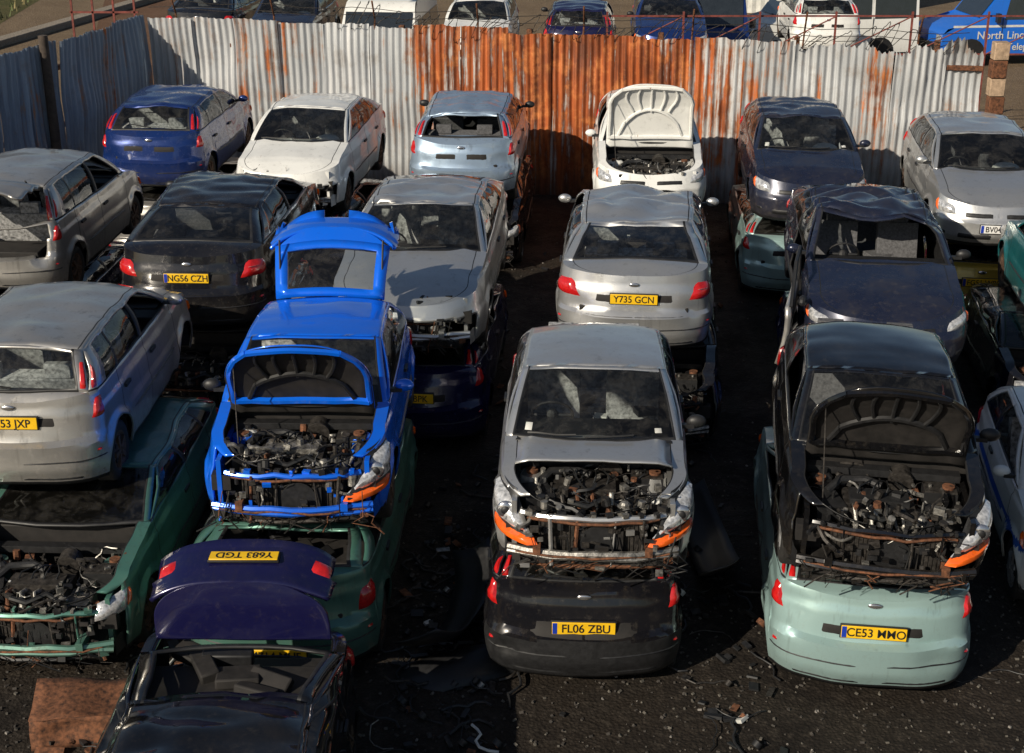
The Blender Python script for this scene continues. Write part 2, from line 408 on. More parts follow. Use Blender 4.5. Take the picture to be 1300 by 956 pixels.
    for sg in(1,-1):
        def F(a,zz): 
            a=max(.0005,a); return S(Cf*(1-max(0,math.cos(R(min(a,1)*90)))**.8),zz,sg)
        def Rr(a,zz):
            a=max(.0005,a); return S(L-Cr*(1-max(0,math.cos(R(min(a,1)*90)))**.8),zz,sg)
        def Sd(yy,zz): return S(yy,zz,sg)
        if P is KA:
            if not (idx[0]==1 and sg==-1) and not (idx[0]==3 and sg==-1) and crush>.9:
                over(F,[(.28,.40),(.90,.46),(1.0,.86),(.60,.82)],0,.010,.0,8,6)
                over(F,[(.36,.52),(.88,.57),(.97,.82),(.66,.78)],2,.03,.05,10,7)
                over(F,[(.31,.43),(.84,.48),(.88,.565),(.36,.515)],3,.035,.02,8,4)
                p=F(.66,.66); ov.ell((p.x+sg*.02,p.y-.055,.665),(.075,.03,.075),5,14,8)
                ov.ell((p.x+sg*.02,p.y-.075,.665),(.04,.02,.04),0,10,6)
        elif not(front_off and rng.random()<.45):
            top=hf+.01
            over(F,[(.44,.60),(.86,.62),(.90,top+.05),(.50,top-.02)],2,.014,.025,8,5)
            over(F,[(.82,.62),(.90,.63),(.94,top+.04),(.88,top+.04)],3,.018,.01,3,4)
        if not front_off:
            over(F,[(0.003,.585),(.38,.585),(.38,.665),(0.003,.665)],0,.006)
            for zz in(.605,.635): over(F,[(0.003,zz),(.36,zz),(.36,zz+.008),(0.003,zz+.008)],5,.012,0,6,1)
            over(F,[(0.003,.30),(.50,.30),(.46,.40),(0.003,.40)],0,.006)
            over(F,[(.60,.33),(.76,.34),(.76,.40),(.60,.39)],0,.006)
            over(F,[(.003,.555),(.9,.555),(.9,.565),(.003,.565)],0,.002,0,10,1)
        tg=P['tail']
        if tg=='saloon':
            over(Rr,[(.42 if not tl else .68,.74),(.97,.76),(.97,.93),(.58 if not tl else .72,.96)],1,.014,.02,8,5,)
            if not tl: over(Rr,[(.50,.85),(.80,.85),(.80,.88),(.54,.88)],2,.036,0,4,2)
            else: over(Rr,[(.40,.72),(.60,.72),(.60,.86),(.40,.86)],1,.014,.01,5,4,tv)
        elif tg=='ka': over(Rr,[(.62,.66),(.95,.66),(.97,.90),(.66,.88)],1,.014,.02,6,5)
        else:
            over(Rr,[(.66,.78),(.98,.78),(1.0,.99),(.82,.985)],1,.014,.012,6,5)
            over(lambda a,b_:RG(sg*a,b_),[(.885,.02),(.995,.02),(.995,.72),(.93,.72)],1,.012,.008,4,6)
            over(lambda a,b_:SD(a,yR-(yb-a)*.55,b_,sg),[(yb-.12,.05),(yb-.004,.03),(yb-.004,.72),(yb-.06,.6)],1,.010,.006,4,5)
        over(Rr,[(.003,.603),(.95,.603),(.95,.618),(.003,.618)],0,.002,0,10,1)
        over(Rr,[(.003,.42),(.97,.42),(.97,.46),(.003,.46)],0,.008,0,10,2)
        over(Rr,[(.72,.49),(.84,.49),(.84,.53),(.72,.53)],1,.012,.004,3,2)
        over(Rr,[(.003,.24),(.62,.24),(.58,.30),(.003,.30)],0,.006,0,8,2)
        if not tl:
            over(Rr,[(.60,.62),(.609,.62),(.609,.92),(.60,.92)],0,.002,0,1,5)
            over(Rr,[(.003,.865),(.30,.865),(.30,.882),(.003,.882)],0,.014,0,6,1)
            if P['pz']>.6: over(Rr,[(.003,P['pz']-.085),(.33,P['pz']-.085),(.31,P['pz']+.075),(.003,P['pz']+.075)],6,.003,0,6,3)
        over(Sd,[(P['wf']+Ra+.05,.50),(P['wr']-Ra-.05,.50),(P['wr']-Ra-.05,.555),(P['wf']+Ra+.05,.555)],0,.012,0,12,2)
        for hy in([yB-.16]+([P['wr']-.36] if P['doors']!=3 else [])):
            p=S(hy,.82,sg); ov.box((p.x+sg*.014,hy,.82),(.022,.15,.032),0)
        if rng.random()<.7 and crush>.9:
            ov.ell((sg*(W+.05),yc+.22,zc+.075),(.085,.05,.058),4 if rng.random()<.5 else 0,12,8); ov.box((sg*(W-.03),yc+.2,zc+.04),(.12,.05,.035),0)
    if sticker:
        over(WS,[(-.80,.10),(-.72,.10),(-.72,.20),(-.80,.20)],7,.006,0,2,2); over(WS,[(.70,.10),(.78,.10),(.78,.16),(.70,.16)],7,.006,0,2,2)
    mk(ov,'lamps_and_trim',mats,root,ang=45)
    if tv.f: mk(tv,'lid_lamps',mats,root,TM,ang=45)
    ub=MB(); ub.box((0,L/2,.27),(2*(W-.26),L-.36,.14),0); y0,y1=P['wf']+Ra,P['wr']-Ra
    ub.box((0,(y0+y1)/2,.27),(2*(W-.07),y1-y0,.10),0)
    ub.box((0,L-.40,.50),(2*(W-.30),.5,.34),0)
    if not(hood!='closed' or front_off): ub.box((0,.65,.5),(2*(W-.30),.85,.34),0)
    ub.box((0,yc+.02,.58),(2*(W-.10),.03,.72),0)
    for sg in(1,-1):
        for yw in(P['wf'],P['wr']):
            ub.grid([[(sg*xx,yw+(Ra+.012)*math.cos(R(a)),zw+(Ra+.012)*math.sin(R(a))) for xx in(W-.34,W-.06)] for a in range(-10,191,20)],0)
            ub.grid([[(sg*(W-.33),yw+r*math.cos(R(a)),zw+r*math.sin(R(a))) for r in(0,Ra+.012)] for a in range(-10,191,20)],0)
    mk(ub,'underbody',[M_dark],root,bevel=.02,weld=0)
    wm=wheel or rng.choice([W_alloy,W_steel,W_steel])
    for sg in(1,-1):
        for k,yw in enumerate((P['wf'],P['wr'])):
            if rng.random()<.12: continue
            o=bpy.data.objects.new('wheel',wm); scene.collection.objects.link(o); o.parent=root
            o.location=(sg*(W-.055),yw,zw); o.rotation_euler=(rng.random()*6,0,0 if sg>0 else math.pi)
    if crush>.9:
        it=MB(); fs=1 if (idx[0]%3!=0) else 0
        it.box((0,yc+.22,.83),(2*W*.84,.42,.22),2); it.box((0,yc+.05,.93),(2*W*.80,.25,.05),2)
        for sg in(-1,1):
            sx=sg*.36; sy=yc+1.0; ro=Matrix.Rotation(R(-18+rng.uniform(-8,8)),3,'X')
            it.box((sx,sy-.05,.50),(.50,.52,.17),fs); it.box((sx,sy+.27,.80),(.48,.15,.62),fs,ro); it.box((sx,sy+.39,1.16 if zf<1.4 else 1.2),(.25,.10,.17),fs,ro)
        it.box((0,P['wr']-.42,.50),(1.15,.50,.20),fs); it.box((0,P['wr']-.08,.78),(1.18,.16,.56),fs,Matrix.Rotation(R(-18),3,'X'))
        for sx in(-.32,.32): it.box((sx,P['wr']+.03,1.10),(.24,.09,.14),fs)
        if sal: it.box((0,(P['wr']+yb)/2+.15,1.0),(1.2,max(.2,yb-P['wr']-.15),.03),2)
        it.box((0,(yc+L)/2-.2,.36),(2*W*.86,L-yc-.7,.04),2)
        c=Vector((-.36,yc+.50,.93)); pts=[]
        rm=Matrix.Rotation(R(-62),3,'X')
        for k in range(19): 
            a=2*math.pi*k/18; pts.append(c+rm@Vector((.18*math.cos(a),.18*math.sin(a),0)))
        it.tube(pts,.014,2,6,False); it.tube([c-rm@Vector((.17,0,0)),c,c+rm@Vector((.17,0,0))],.02,2,6); it.ell(c,(.06,.05,.06),2)
        if rng.random()<.5: it.ell((.34,yc+.48,.92),(.20,.14,.09),3,12,8)
        for k in range(5): it.box((rng.uniform(-.5,.5),rng.uniform(yc+.7,P['wr']-.2),rng.uniform(.6,.72)),(rng.uniform(.08,.3),rng.uniform(.08,.25),rng.uniform(.03,.12)),rng.choice([0,1,2,3]),Matrix.Rotation(rng.random()*3,3,'Z'))
        mk(it,'interior',[M_seat,M_seatg,M_trim,M_white],root,bevel=.035,weld=0)
    else:
        it=MB(); it.box((0,(yc+L)/2-.15,.62),(2*W*.80,L-yc-.9,.55),0)
        for k in range(26): it.box((rng.uniform(-.55,.55),rng.uniform(yc+.4,L-.5),.92),(rng.uniform(.05,.4),rng.uniform(.05,.3),rng.uniform(.03,.12)),rng.choice([0,0,1,1]),Matrix.Rotation(rng.random()*3,3,'Z')@Matrix.Rotation(rng.uniform(-.5,.5),3,'X'))
        mk(it,'interior',[M_dark,M_trim],root,bevel=.02,weld=0)
    if hood!='closed' or front_off: engine(root,P,rng,pm,front_off,hood)
    def mkplate(txt,zz,fr,par,yel,blue):
        p=S(0.0003 if fr else L-.0003,zz); sgn=-1 if fr else 1; p=D(Vector((0,p.y,zz)))
        g=MB(); c=Vector((0,p.y+sgn*.022,zz)); g.box(c,(.52,.012,.112),0)
        g.box((0,p.y+sgn*.008,zz),(.54,.02,.13),2)
        if blue: g.box(c+Vector((sgn*.236,sgn*.001,0)) ,(.042,.013,.106),1)
        e=mk(g,'number_plate',[yel,M_pblue,M_trim],root,bevel=.004,weld=0)
        t=text('plate_text',txt,.108,M_ink,root,(-sgn*(.018 if blue else 0),c.y+sgn*.008,zz-.002),(R(90),0,0 if fr else math.pi),.001,.0011,.90)
        if par is not None:
            e.matrix_local=TM; t.matrix_local=TM@t.matrix_basis
    if plate: mkplate(plate[0],P['pz'],False,tailob,M_yel,len(plate)>1)
    if fplate: mkplate(fplate,.47,True,None,M_wplate,True)
    if not tl:
        g=MB(); p=D(S(L-.0003,.90)); p.x=0; g.ell((0,p.y+.006,.93),(.06,.012,.025),0,14,8); mk(g,'badge',[M_chrome],root)
        g=MB(); pts=[D(RG(-.02+.5*k/5,.10+.02*k))+Vector((0,.02,.012)) for k in range(6)]; g.tube(pts,.009,0,5)
        if not norear and not sal: mk(g,'rear_wiper',[M_trim],root)
    if not nows and crush>.9:
        g=MB()
        for q in(-.75,-.1): g.tube([D(WS(q+.55*k/5,.045+.03*k/5))+Vector((0,-.02,.02)) for k in range(6)],.009,0,5)
        mk(g,'wipers',[M_trim],root)
    return root
def engine(root,P,rng,pm,foff,hood):
    W=P['W']; yc=P['yc']; g=MB(); w=W*.74
    # mats 0 black plastic 1 alloy 2 darkmetal 3 rust 4 paint 5 white 6 hose 7 blue 8 dark
    g.box((0,yc*.5,.30),(2*w,yc-.2,.05),8)
    for sg in(-1,1):
        g.box((sg*(w+.02),yc*.56,.56),(.04,yc*.72,.42),4); g.tube([(sg*(w-.10),P['wf']+.02,.40),(sg*(w-.10),P['wf']+.02,.76)],[.14,.10],4,14); g.tube([(sg*(w-.10),P['wf']+.02,.76),(sg*(w-.10),P['wf']+.02,.79)],.05,3,10)
        g.box((sg*.44,.12,.42),(.06,.18,.07),4 if rng.random()<.5 else 3)
    g.box((-.05,.56,.56),(.55,.34,.30),2); g.box((-.05,.56,.725),(.46,.20,.06),rng.choice([0,1,2])); g.box((.30,.50,.50),(.24,.28,.24),1)
    for k in range(4):
        m=rng.choice([1,2,3]); g.tube([(-.24+.12*k,.46,.70),(-.24+.12*k,.36,.74),(-.24+.12*k,.30,.62),(-.24+.12*k,.31,.5)],.024,m,8)
        g.tube([(-.22+.11*k,.56,.75),(-.20+.11*k,.60,.80),(-.1+.06*k,.72,.80),(.1,.80,.74)],.008,6,5)
    g.box((.44,.74,.66),(.26,.18,.20),0); g.box((.44,.74,.765),(.25,.17,.012),2)
    g.tube([(.36,.74,.765),(.36,.74,.79)],.015,1,8); g.tube([(.52,.74,.765),(.52,.74,.79)],.015,1,8)
    g.box((-.46,.50,.66),(.24,.28,.12),0,Matrix.Rotation(.3,3,'Z')); g.ell((-.47,.80,.72),(.09,.07,.08),5 if rng.random()<.4 else 0,10,6); g.tube([(-.47,.80,.78),(-.47,.80,.83)],.03,0,8)
    g.tube([(.14,.78,.76),(.14,.90,.78)],.10,2,14); g.ell((.25,.30,.70),(.05,.05,.04),1,8,5)
    g.box((0,yc-.14,.80),(2*w,.10,.06),0)
    g.tube([(-.2,.3,.72),(-.05,.26,.70),(.1,.34,.74),(.26,.30,.66),(.33,.2,.6)],.026,6,8); g.tube([(-.45,.62,.72),(-.35,.72,.78),(-.15,.76,.78),(-.02,.70,.76)],.035,0,9)
    for k in range(58):
        a=Vector((rng.uniform(-w+.05,w-.05),rng.uniform(.16,yc-.16),rng.uniform(.5,.80))); pts=[a]; d=Vector((rng.uniform(-1,1),rng.uniform(-1,1),rng.uniform(-.4,.4)))
        for q in range(7):
            d=(d+Vector((rng.uniform(-1,1),rng.uniform(-1,1),rng.uniform(-.6,.5)))*.7).normalized(); nx=pts[-1]+d*.055
            nx.x=max(-w,min(w,nx.x)); nx.y=max(.10,min(yc-.12,nx.y)); nx.z=max(.4,min(.84,nx.z)); pts.append(nx)
        g.tube(pts,rng.choice([.004,.005,.006,.008,.012,.018]),rng.choice([6,6,6,0,2,2,1,1]),5)
    for k in range(190):
        c=(rng.uniform(-w+.04,w-.04),rng.uniform(.14,yc-.18),rng.uniform(.42,.79)); s=(rng.uniform(.012,.085),rng.uniform(.012,.075),rng.uniform(.01,.06))
        rot=Matrix.Rotation(rng.uniform(-.5,.5),3,rng.choice('XYZ'))@Matrix.Rotation(rng.uniform(-.6,.6),3,'Z'); m=rng.choice([0,0,0,1,1,1,2,2,2,3,8,5 if k%12==0 else 1])
        if rng.random()<.5: g.box(c,s,m,rot)
        else:
            v=rot@Vector((0,0,s[0]*.6)); g.tube([Vector(c)-v,Vector(c)+v],s[1]*.5,m,8)
    if foff:
        def arc(z,y,r,m,hw,n=9):
            g.tube([(-hw+2*hw*k/(n-1),y+.10*abs(-1+2*k/(n-1))**2.2+rng.uniform(-.012,.012),z+rng.uniform(-.012,.012)) for k in range(n)],r,m,6)
        sl=.66 if hood!='closed' else .54; ws=W/.8
        arc(sl,.12,.024,4,.56*ws); arc(sl-.03,.10,.012,3,.52)
        for k in range(9): g.box((-.5+1.0*k/8,.16+rng.uniform(-.02,.02),sl+.03),(rng.uniform(.02,.07),.05,.03),rng.choice([0,0,4,1]),Matrix.Rotation(rng.uniform(-.5,.5),3,'Z'))
        m=rng.choice([4,1,4]); arc(.40,.03,.028,m,.66*ws); arc(.36,.03,.024,m,.66*ws); arc(.38,.0,.010,3,.62); arc(.25,.10,.020,rng.choice([3,2,0]),.60)
        for x in(-.58,-.34,-.12,.18,.4,.58): g.tube([(x,.13,sl if abs(x)<.5 else .4),(x+rng.uniform(-.05,.05),.10,.26)],rng.choice([.008,.012,.018]),rng.choice([3,4,2]),6)
        g.box((0,.20,.46),(.86,.03,.34),2)
        for k in range(26): g.box((-.42+.84*k/25,.182,.46),(.006,.012,.32),2)
        g.box((.05,.155,.45),(.38,.03,.20),8); g.tube([(.05,.14,.45),(.05,.13,.45)],.15,0,18)
        for sg in(-1,1):
            g.box((sg*.60*ws,.26,.56),(.16,.10,.14),8); g.box((sg*.58*ws,.12,.33),(.07,.06,.06),rng.choice([3,8,4]),Matrix.Rotation(sg*.4,3,'Z'))
            g.tube([(sg*.5,.06,.34),(sg*.62,.10,.26),(sg*.55,.2,.2)],.012,6,5)
            g.grid([[(sg*(.66+.06*u)*ws,.16+.3*u,.26+.16*v+.03*noise.noise(Vector((u*4,v*4,sg)))) for u in(0,.3,.6,1)] for v in(0,.5,1)],rng.choice([0,4]))
        for k in range(20):
            x=rng.uniform(-.68,.68); g.tube([(x,.06,rng.choice([.36,.40,.56])),(x+rng.uniform(-.1,.1),.03,.34),(x+rng.uniform(-.12,.12),.05,.27),(x+rng.uniform(-.16,.16),.06,.22+rng.uniform(-.07,.05))],rng.choice([.003,.005,.007]),rng.choice([6,6,3,2,2]),5)
        for k in range(34): g.box((rng.uniform(-.6,.6),rng.uniform(.03,.14),rng.uniform(.24,.64)),(rng.uniform(.015,.08),rng.uniform(.01,.04),rng.uniform(.015,.06)),rng.choice([0,0,2,2,4,1,8]),Matrix.Rotation(rng.uniform(-.4,.4),3,rng.choice('XYZ')))
    mk(g,'engine_bay',[M_trim,M_metal,M_dmetal,M_rust,pm,M_white,M_hose,M_bluep,M_dark],root,bevel=.004,weld=0)
# ---------------------------------------------------------------- paints
PB=paint('paint_bright_blue',(.004,.14,.82),.2,.18,.15,seed=1)
PS=paint('paint_silver',(.66,.66,.65),.80,.34,.35,seed=2)
PSG=paint('paint_silver_grey',(.52,.505,.48),.75,.34,.5,seed=3)
PSB=paint('paint_ice_blue',(.42,.54,.68),.65,.32,.5,rust=.15,seed=4)
PK=paint('paint_black',(.006,.006,.007),.1,.12,.22,seed=5)
PK2=paint('paint_black_dusty',(.009,.009,.012),.2,.18,.40,seed=6)
PLG=paint('paint_pale_green',(.40,.58,.57),.45,.30,.35,seed=7)
PG=paint('paint_green',(.085,.22,.175),.4,.30,.5,rust=.05,seed=8)
PN=paint('paint_navy',(.010,.010,.060),.25,.20,.22,seed=9)
PW=paint('paint_white',(.80,.80,.77),0,.35,.32,rust=.05,seed=10)
PBD=paint('paint_dark_blue',(.010,.035,.17),.4,.24,.35,seed=11)
PMD=paint('paint_midnight',(.015,.02,.045),.3,.24,.5,seed=12)
PTE=paint('paint_teal',(.01,.15,.17),.3,.3,.3,seed=13)
PGO=paint('paint_gold',(.45,.32,.05),.4,.35,.5,seed=14)
T=1.05; U=-.04
H='scrapped_hatchback'; SL='scrapped_saloon_car'; C_='scrapped_small_hatchback'
car(C_,KA,-1.84,10.5,T,.5,'F',PB,hood='open',hang=-76,front_off=True,tail=80,dent=.007,roofd=.004)
car(C_,KA,.63,9.75,T,3,'F',PS,hood='partial',hang=-7,front_off=True,dent=.007,roofd=.004,sticker=True)
car(C_,KA,2.86,9.5,T+.02,8.5,'F',PK,hood='open',hang=-78,front_off=True,dent=.007,roofd=.004,roll=1,pitch=2.2)
car(H,dict(FO,tail='ka',pz=.36),-1.97,10.1,U,2,'R',PG,crush=.5,dent=.02,norear=True,plate=('M714 MUF',))
car(H,dict(FI,pz=.68),.585,9.94,U,2,'R',PK2,crush=.6,dent=.014,plate=('FL06 ZBU',1),blackb=True)
car(H,dict(FO,pz=.72),2.92,9.8,U,7.5,'R',PLG,crush=.5,dent=.014,plate=('CE53 MMO',1))
car(SL,SA,-2.03,5.15,U,0,'F',PK,crush=.45,dent=.012,roofd=.05,tail=92,plate=('Y683 TGD',),nows=True,norear=True,lid=PN)
car(H,FI,-4.44,11.3,T,1,'R',PSG,plate=('MV53 JXP',))
car(H,FO,-4.05,10.1,U,2,'F',PG,crush=.5,dent=.02,hood='none',front_off=True)
car(H,FU,-6.45,16.7,T,3,'R',PSG,tail=70,dent=.012)
car(H,FO,-6.4,16.6,U,3,'R',PMD,crush=.5,dent=.02)
car(SL,MO,-3.75,15.4,T,2,'R',PK2,plate=('NG56 CZH',1),roofd=.02)
car(H,FO,-3.7,15.0,U,2,'F',PK2,crush=.5,dent=.02,hood='none',front_off=True)
car(SL,MO,-1.22,14.6,T,4,'F',PS,front_off=True,roofd=.03)
car(H,dict(FO,pz=.72),-1.15,14.6,U,4,'R',PN,crush=.5,dent=.02,plate=('YS52 BPK',))
car(SL,MO,1.335,14.67,T,5.5,'R',PS,plate=('Y735 GCN',),roofd=.035)
car(H,FO,1.5,14.5,U,6,'F',PK2,crush=.5,dent=.02,hood='none',front_off=True)
car(SL,MO,4.03,14.1,T,7,'F',PMD,roofd=.05,nows=True,miss=('fdoor-1',))
car(H,FO,3.95,14.2,U,7,'R',PBD,crush=.5,dent=.02)
car(SL,FS,-3.4,20.3,T,6,'F',PW,front_off=True,roofd=.012)
car(H,FO,-3.3,20.2,U,6,'R',PMD,crush=.5,dent=.02)
car(H,FO,-5.7,21.7,T,3,'R',PBD,roofd=.015)
car(H,FO,-5.7,21.6,U,3,'R',PSG,crush=.5,dent=.02)
car(H,FO,-.79,21.2,T,4,'R',PSB,roofd=.03,norear=True,plate=None)
car(H,FO,-.7,21.1,U,4,'F',PK2,crush=.5,dent=.02,hood='none',front_off=True)
car(H,FO,2.05,20.3,T,3,'F',PW,hood='open',hang=-88,roofd=.012,under=PW)
car(H,FO,2.0,20.2,U,3,'R',PK2,crush=.5,dent=.02)
car(H,FO,4.3,19.7,T,5,'F',PMD,roofd=.02,sticker=True)
car(H,FO,4.2,19.7,U,5,'R',PLG,crush=.5,dent=.02)
car(H,FO,6.62,18.5,T,7,'F',PS,fplate='BV04 AVG',roofd=.01)
car(H,FO,6.45,18.4,U,7,'R',PGO,crush=.5,dent=.02,plate=('FG51 WBF',1))
car(C_,KA,6.85,14.75,T-.1,7,'R',PTE)
car(C_,KA,6.4,14.6,U,7,'F',PK2,crush=.5,hood='none',front_off=True,dent=.02)
car(H,dict(KA,doors=3),5.30,10.75,U+.05,9,'F',PW,stripe=True,dent=.006)
for i,(xx,yy,t,p,f) in enumerate([(-.9,33,FO,PW,'F'),(1.5,32.6,FO,PN,'R'),(3.7,33.2,MO,PBD,'F'),(7.6,34.5,FO,PW,'R'),(-5.6,34,FO,PMD,'F'),(-7.7,35,MO,PK2,'R')]):
    car(H if t is FO else SL,t,xx,yy,T,4,f,p,roofd=.02); car(H,FO,xx,yy,U,4,'R',[PK2,PSG,PG,PMD,PK2,PSG][i],crush=.5,dent=.02)
# ---------------------------------------------------------------- vans
def van(name,x,y,yaw,pm,L=5.2,H=2.2,W=.98,stripe=None):
    root=empty(name,Matrix.Translation((x,y,0))@Matrix.Rotation(-R(yaw),4,'Z'))
    prof=[(.05,.35),(0,.5),(.02,.9),(.15,1.05),(.95,1.22),(1.05,1.27),(1.65,H-.22),(1.85,H-.05),(2.2,H),(L-.15,H),(L-.03,H-.12),(L,1.1),(L,.35)]
    hw=lambda z:W*(1-.12*max(0,(z-1.05)/1.15)-.03*max(0,(.6-z)))
    g=MB(); n=8
    g.grid([[(hw(z)*(-1+2*j/n),yy,z) for j in range(n+1)] for yy,z in prof],0)
    zs=[.35,.5,.7,.9,1.1,1.3,1.5,1.7,1.9,2.05,H]
    def yr_(z):
        lo,hi=0,L
        for (a,b),(c,d) in zip(prof[:9],prof[1:9]):
            if b<=z<=d: lo=a+(c-a)*(z-b)/(d-b+1e-9)
        for (a,b),(c,d) in zip(prof[9:-1],prof[10:]):
            if d<=z<=b: hi=c+(a-c)*(z-d)/(b-d+1e-9)
        if z>=H-1e-6: lo=2.2;hi=L-.15
        return lo,hi
    for sg in(1,-1):
        Pt=[]
        for z in zs:
            lo,hi=yr_(z); Pt.append([(sg*hw(z),lo+(hi-lo)*k/14,z) for k in range(15)])
        g.grid(Pt,0)
        for a,b in((1.75,2.45),(2.55,3.6),(3.7,4.9)): 
            g.grid([[(sg*(hw(z)+.008),a+(b-a)*k/4+(.22*(1.28-z)*-1 if a<2 and k==0 else 0),z) for k in range(5)] for z in(1.28,1.5,1.72,1.88)],1)
        if stripe: g.grid([[(sg*(hw(z)+.005),.3+(L-.4)*k/8,z) for k in range(9)] for z in(1.08,1.14)],3)
        for yy in(1.7,2.5,3.65): g.box((sg*(hw(.8)+.002),yy,.9),(.008,.014,.85),2)
        g.box((sg*W*.80,-.0,.78),(.26,.06,.2),4); g.box((sg*(W+.12),1.5,1.35),(.16,.1,.24),2)
        for yw in(.85,L-1.1):
            o=bpy.data.objects.new('wheel',W_alloy); scene.collection.objects.link(o); o.parent=root; o.location=(sg*(W-.02),yw,.33); o.scale=(1,1.15,1.15); o.rotation_euler=(0,0,0 if sg>0 else math.pi)
            g.tube([(sg*(W-.2),yw,.36),(sg*(W+.006),yw,.36)],.42,2,20)
    g.grid([[(q*.84*W,1.05+.60*s-.015,1.27+(H-.22-1.27)*s+.02) for s in(.05,.5,.95)] for q in(-1,-.3,.3,1)],1)
    g.box((0,-.02,.5),(1.8,.1,.22),2); g.box((0,L+.02,.5),(1.8,.1,.2),2)
    g.box((0,L/2,.4),(1.7,L-.5,.2),2)
    mk(g,'van_body',[pm,M_glass_dark,M_trim,M_white,M_clear],root)
    return root
M_glass_dark=simple('van_glass',(.02,.025,.03),.08,0,.2,6,0,1)
PVB=paint('van_blue',(.01,.14,.62),0,.3,.12,seed=20)
v=van('blue_minibus',12.2,42.2,-96,PVB,5.6,2.3,stripe=True)
v.matrix_world=Matrix.Translation((11.7,40.3,0))@Matrix.Rotation(-R(84),4,'Z')
text('side_lettering','North Lincolnshire',.30,M_white,v,(.995*1.0,2.15,.86),(R(90),0,R(90)),.003,.002)
text('side_lettering','Telephone',.27,M_white,v,(.995*1.0,2.45,.54),(R(90),0,R(90)),.003,.002)
van('white_van',-3.4,33.5,6,PW,5.0,2.35)
van('white_van',6.2,40,80,PW,5.0,2.35)
van('dark_van',5.2,37,5,PBD,4.8,2.3)
# ---------------------------------------------------------------- corrugated fence
def fencemat(name,lo,hi,base1,base2,amt,sh=0):
    m,nt,b=newmat(name)
    tc=N(nt,'ShaderNodeTexCoord').outputs['Object']
    sp=N(nt,'ShaderNodeSeparateXYZ'); nt.links.new(tc,sp.inputs[0]); X=sp.outputs[0]; Z=sp.outputs[2]
    fine=noi(nt,mapping(nt,tc,(7,1,.32)),1,5,.72,.3); mid=noi(nt,mapping(nt,tc,(1.5,1,.5),(4,0,2)),1,5,.65); blot=noi(nt,tc,2.2,5,.7)
    pn=math_(nt,'FLOOR',math_(nt,'DIVIDE',X,.86)); wn=N(nt,'ShaderNodeTexWhiteNoise',noise_dimensions='1D'); nt.links.new(pn,wn.inputs['W']); pr=wn.outputs[0]
    def ss(l,h,a,b_):
        q=N(nt,'ShaderNodeMapRange',interpolation_type='SMOOTHSTEP'); nt.links.new(X,q.inputs[0]); q.inputs[1].default_value=l; q.inputs[2].default_value=h; q.inputs[3].default_value=a; q.inputs[4].default_value=b_; return q.outputs[0]
    bb=math_(nt,'MULTIPLY',ss(lo-.9,lo+.9,0,1),ss(hi-.9,hi+.9,1,0))
    c5=lambda x,k:math_(nt,'MULTIPLY',math_(nt,'SUBTRACT',x,.5),k)
    s=math_(nt,'ADD',c5(fine,1.6),c5(mid,1.1)); s=math_(nt,'ADD',s,c5(pr,.30)); s=math_(nt,'ADD',s,c5(blot,.6))
    s=math_(nt,'ADD',s,math_(nt,'MULTIPLY',bb,amt)); s=math_(nt,'ADD',s,.5-.22+sh)
    rm=ramp(nt,s,.50,.64)
    rc=mixc(nt,ramp(nt,fine,.38,.62),(.08,.024,.012),(.46,.115,.028)); rc=mixc(nt,ramp(nt,blot,.5,.72),rc,(.66,.24,.07)); rc=mixc(nt,ramp(nt,mid,.52,.68),rc,(.13,.042,.02))
    gal=mixc(nt,ramp(nt,fine,.35,.68),base1,base2); gal=mixc(nt,math_(nt,'MULTIPLY',pr,.40),gal,(.18,.20,.22))
    gal=mixc(nt,math_(nt,'MULTIPLY',ramp(nt,blot,.52,.7),.45),gal,(.20,.16,.12))
    wash=ramp(nt,s,.36,.54); gal=mixc(nt,math_(nt,'MULTIPLY',wash,.55),gal,(.34,.20,.12))
    c=mixc(nt,rm,gal,rc)
    foot=ramp(nt,math_(nt,'ADD',Z,math_(nt,'MULTIPLY',mid,.9)),.45,1.5,(1,1,1,1),(0,0,0,1)); c=mixc(nt,math_(nt,'MULTIPLY',foot,.75),c,(.055,.032,.02))
    nt.links.new(c,b.inputs['Base Color']); b.inputs['Roughness'].default_value=.6; b.inputs['Metallic'].default_value=.15
    bump(nt,b,blot,.3,.02); return m
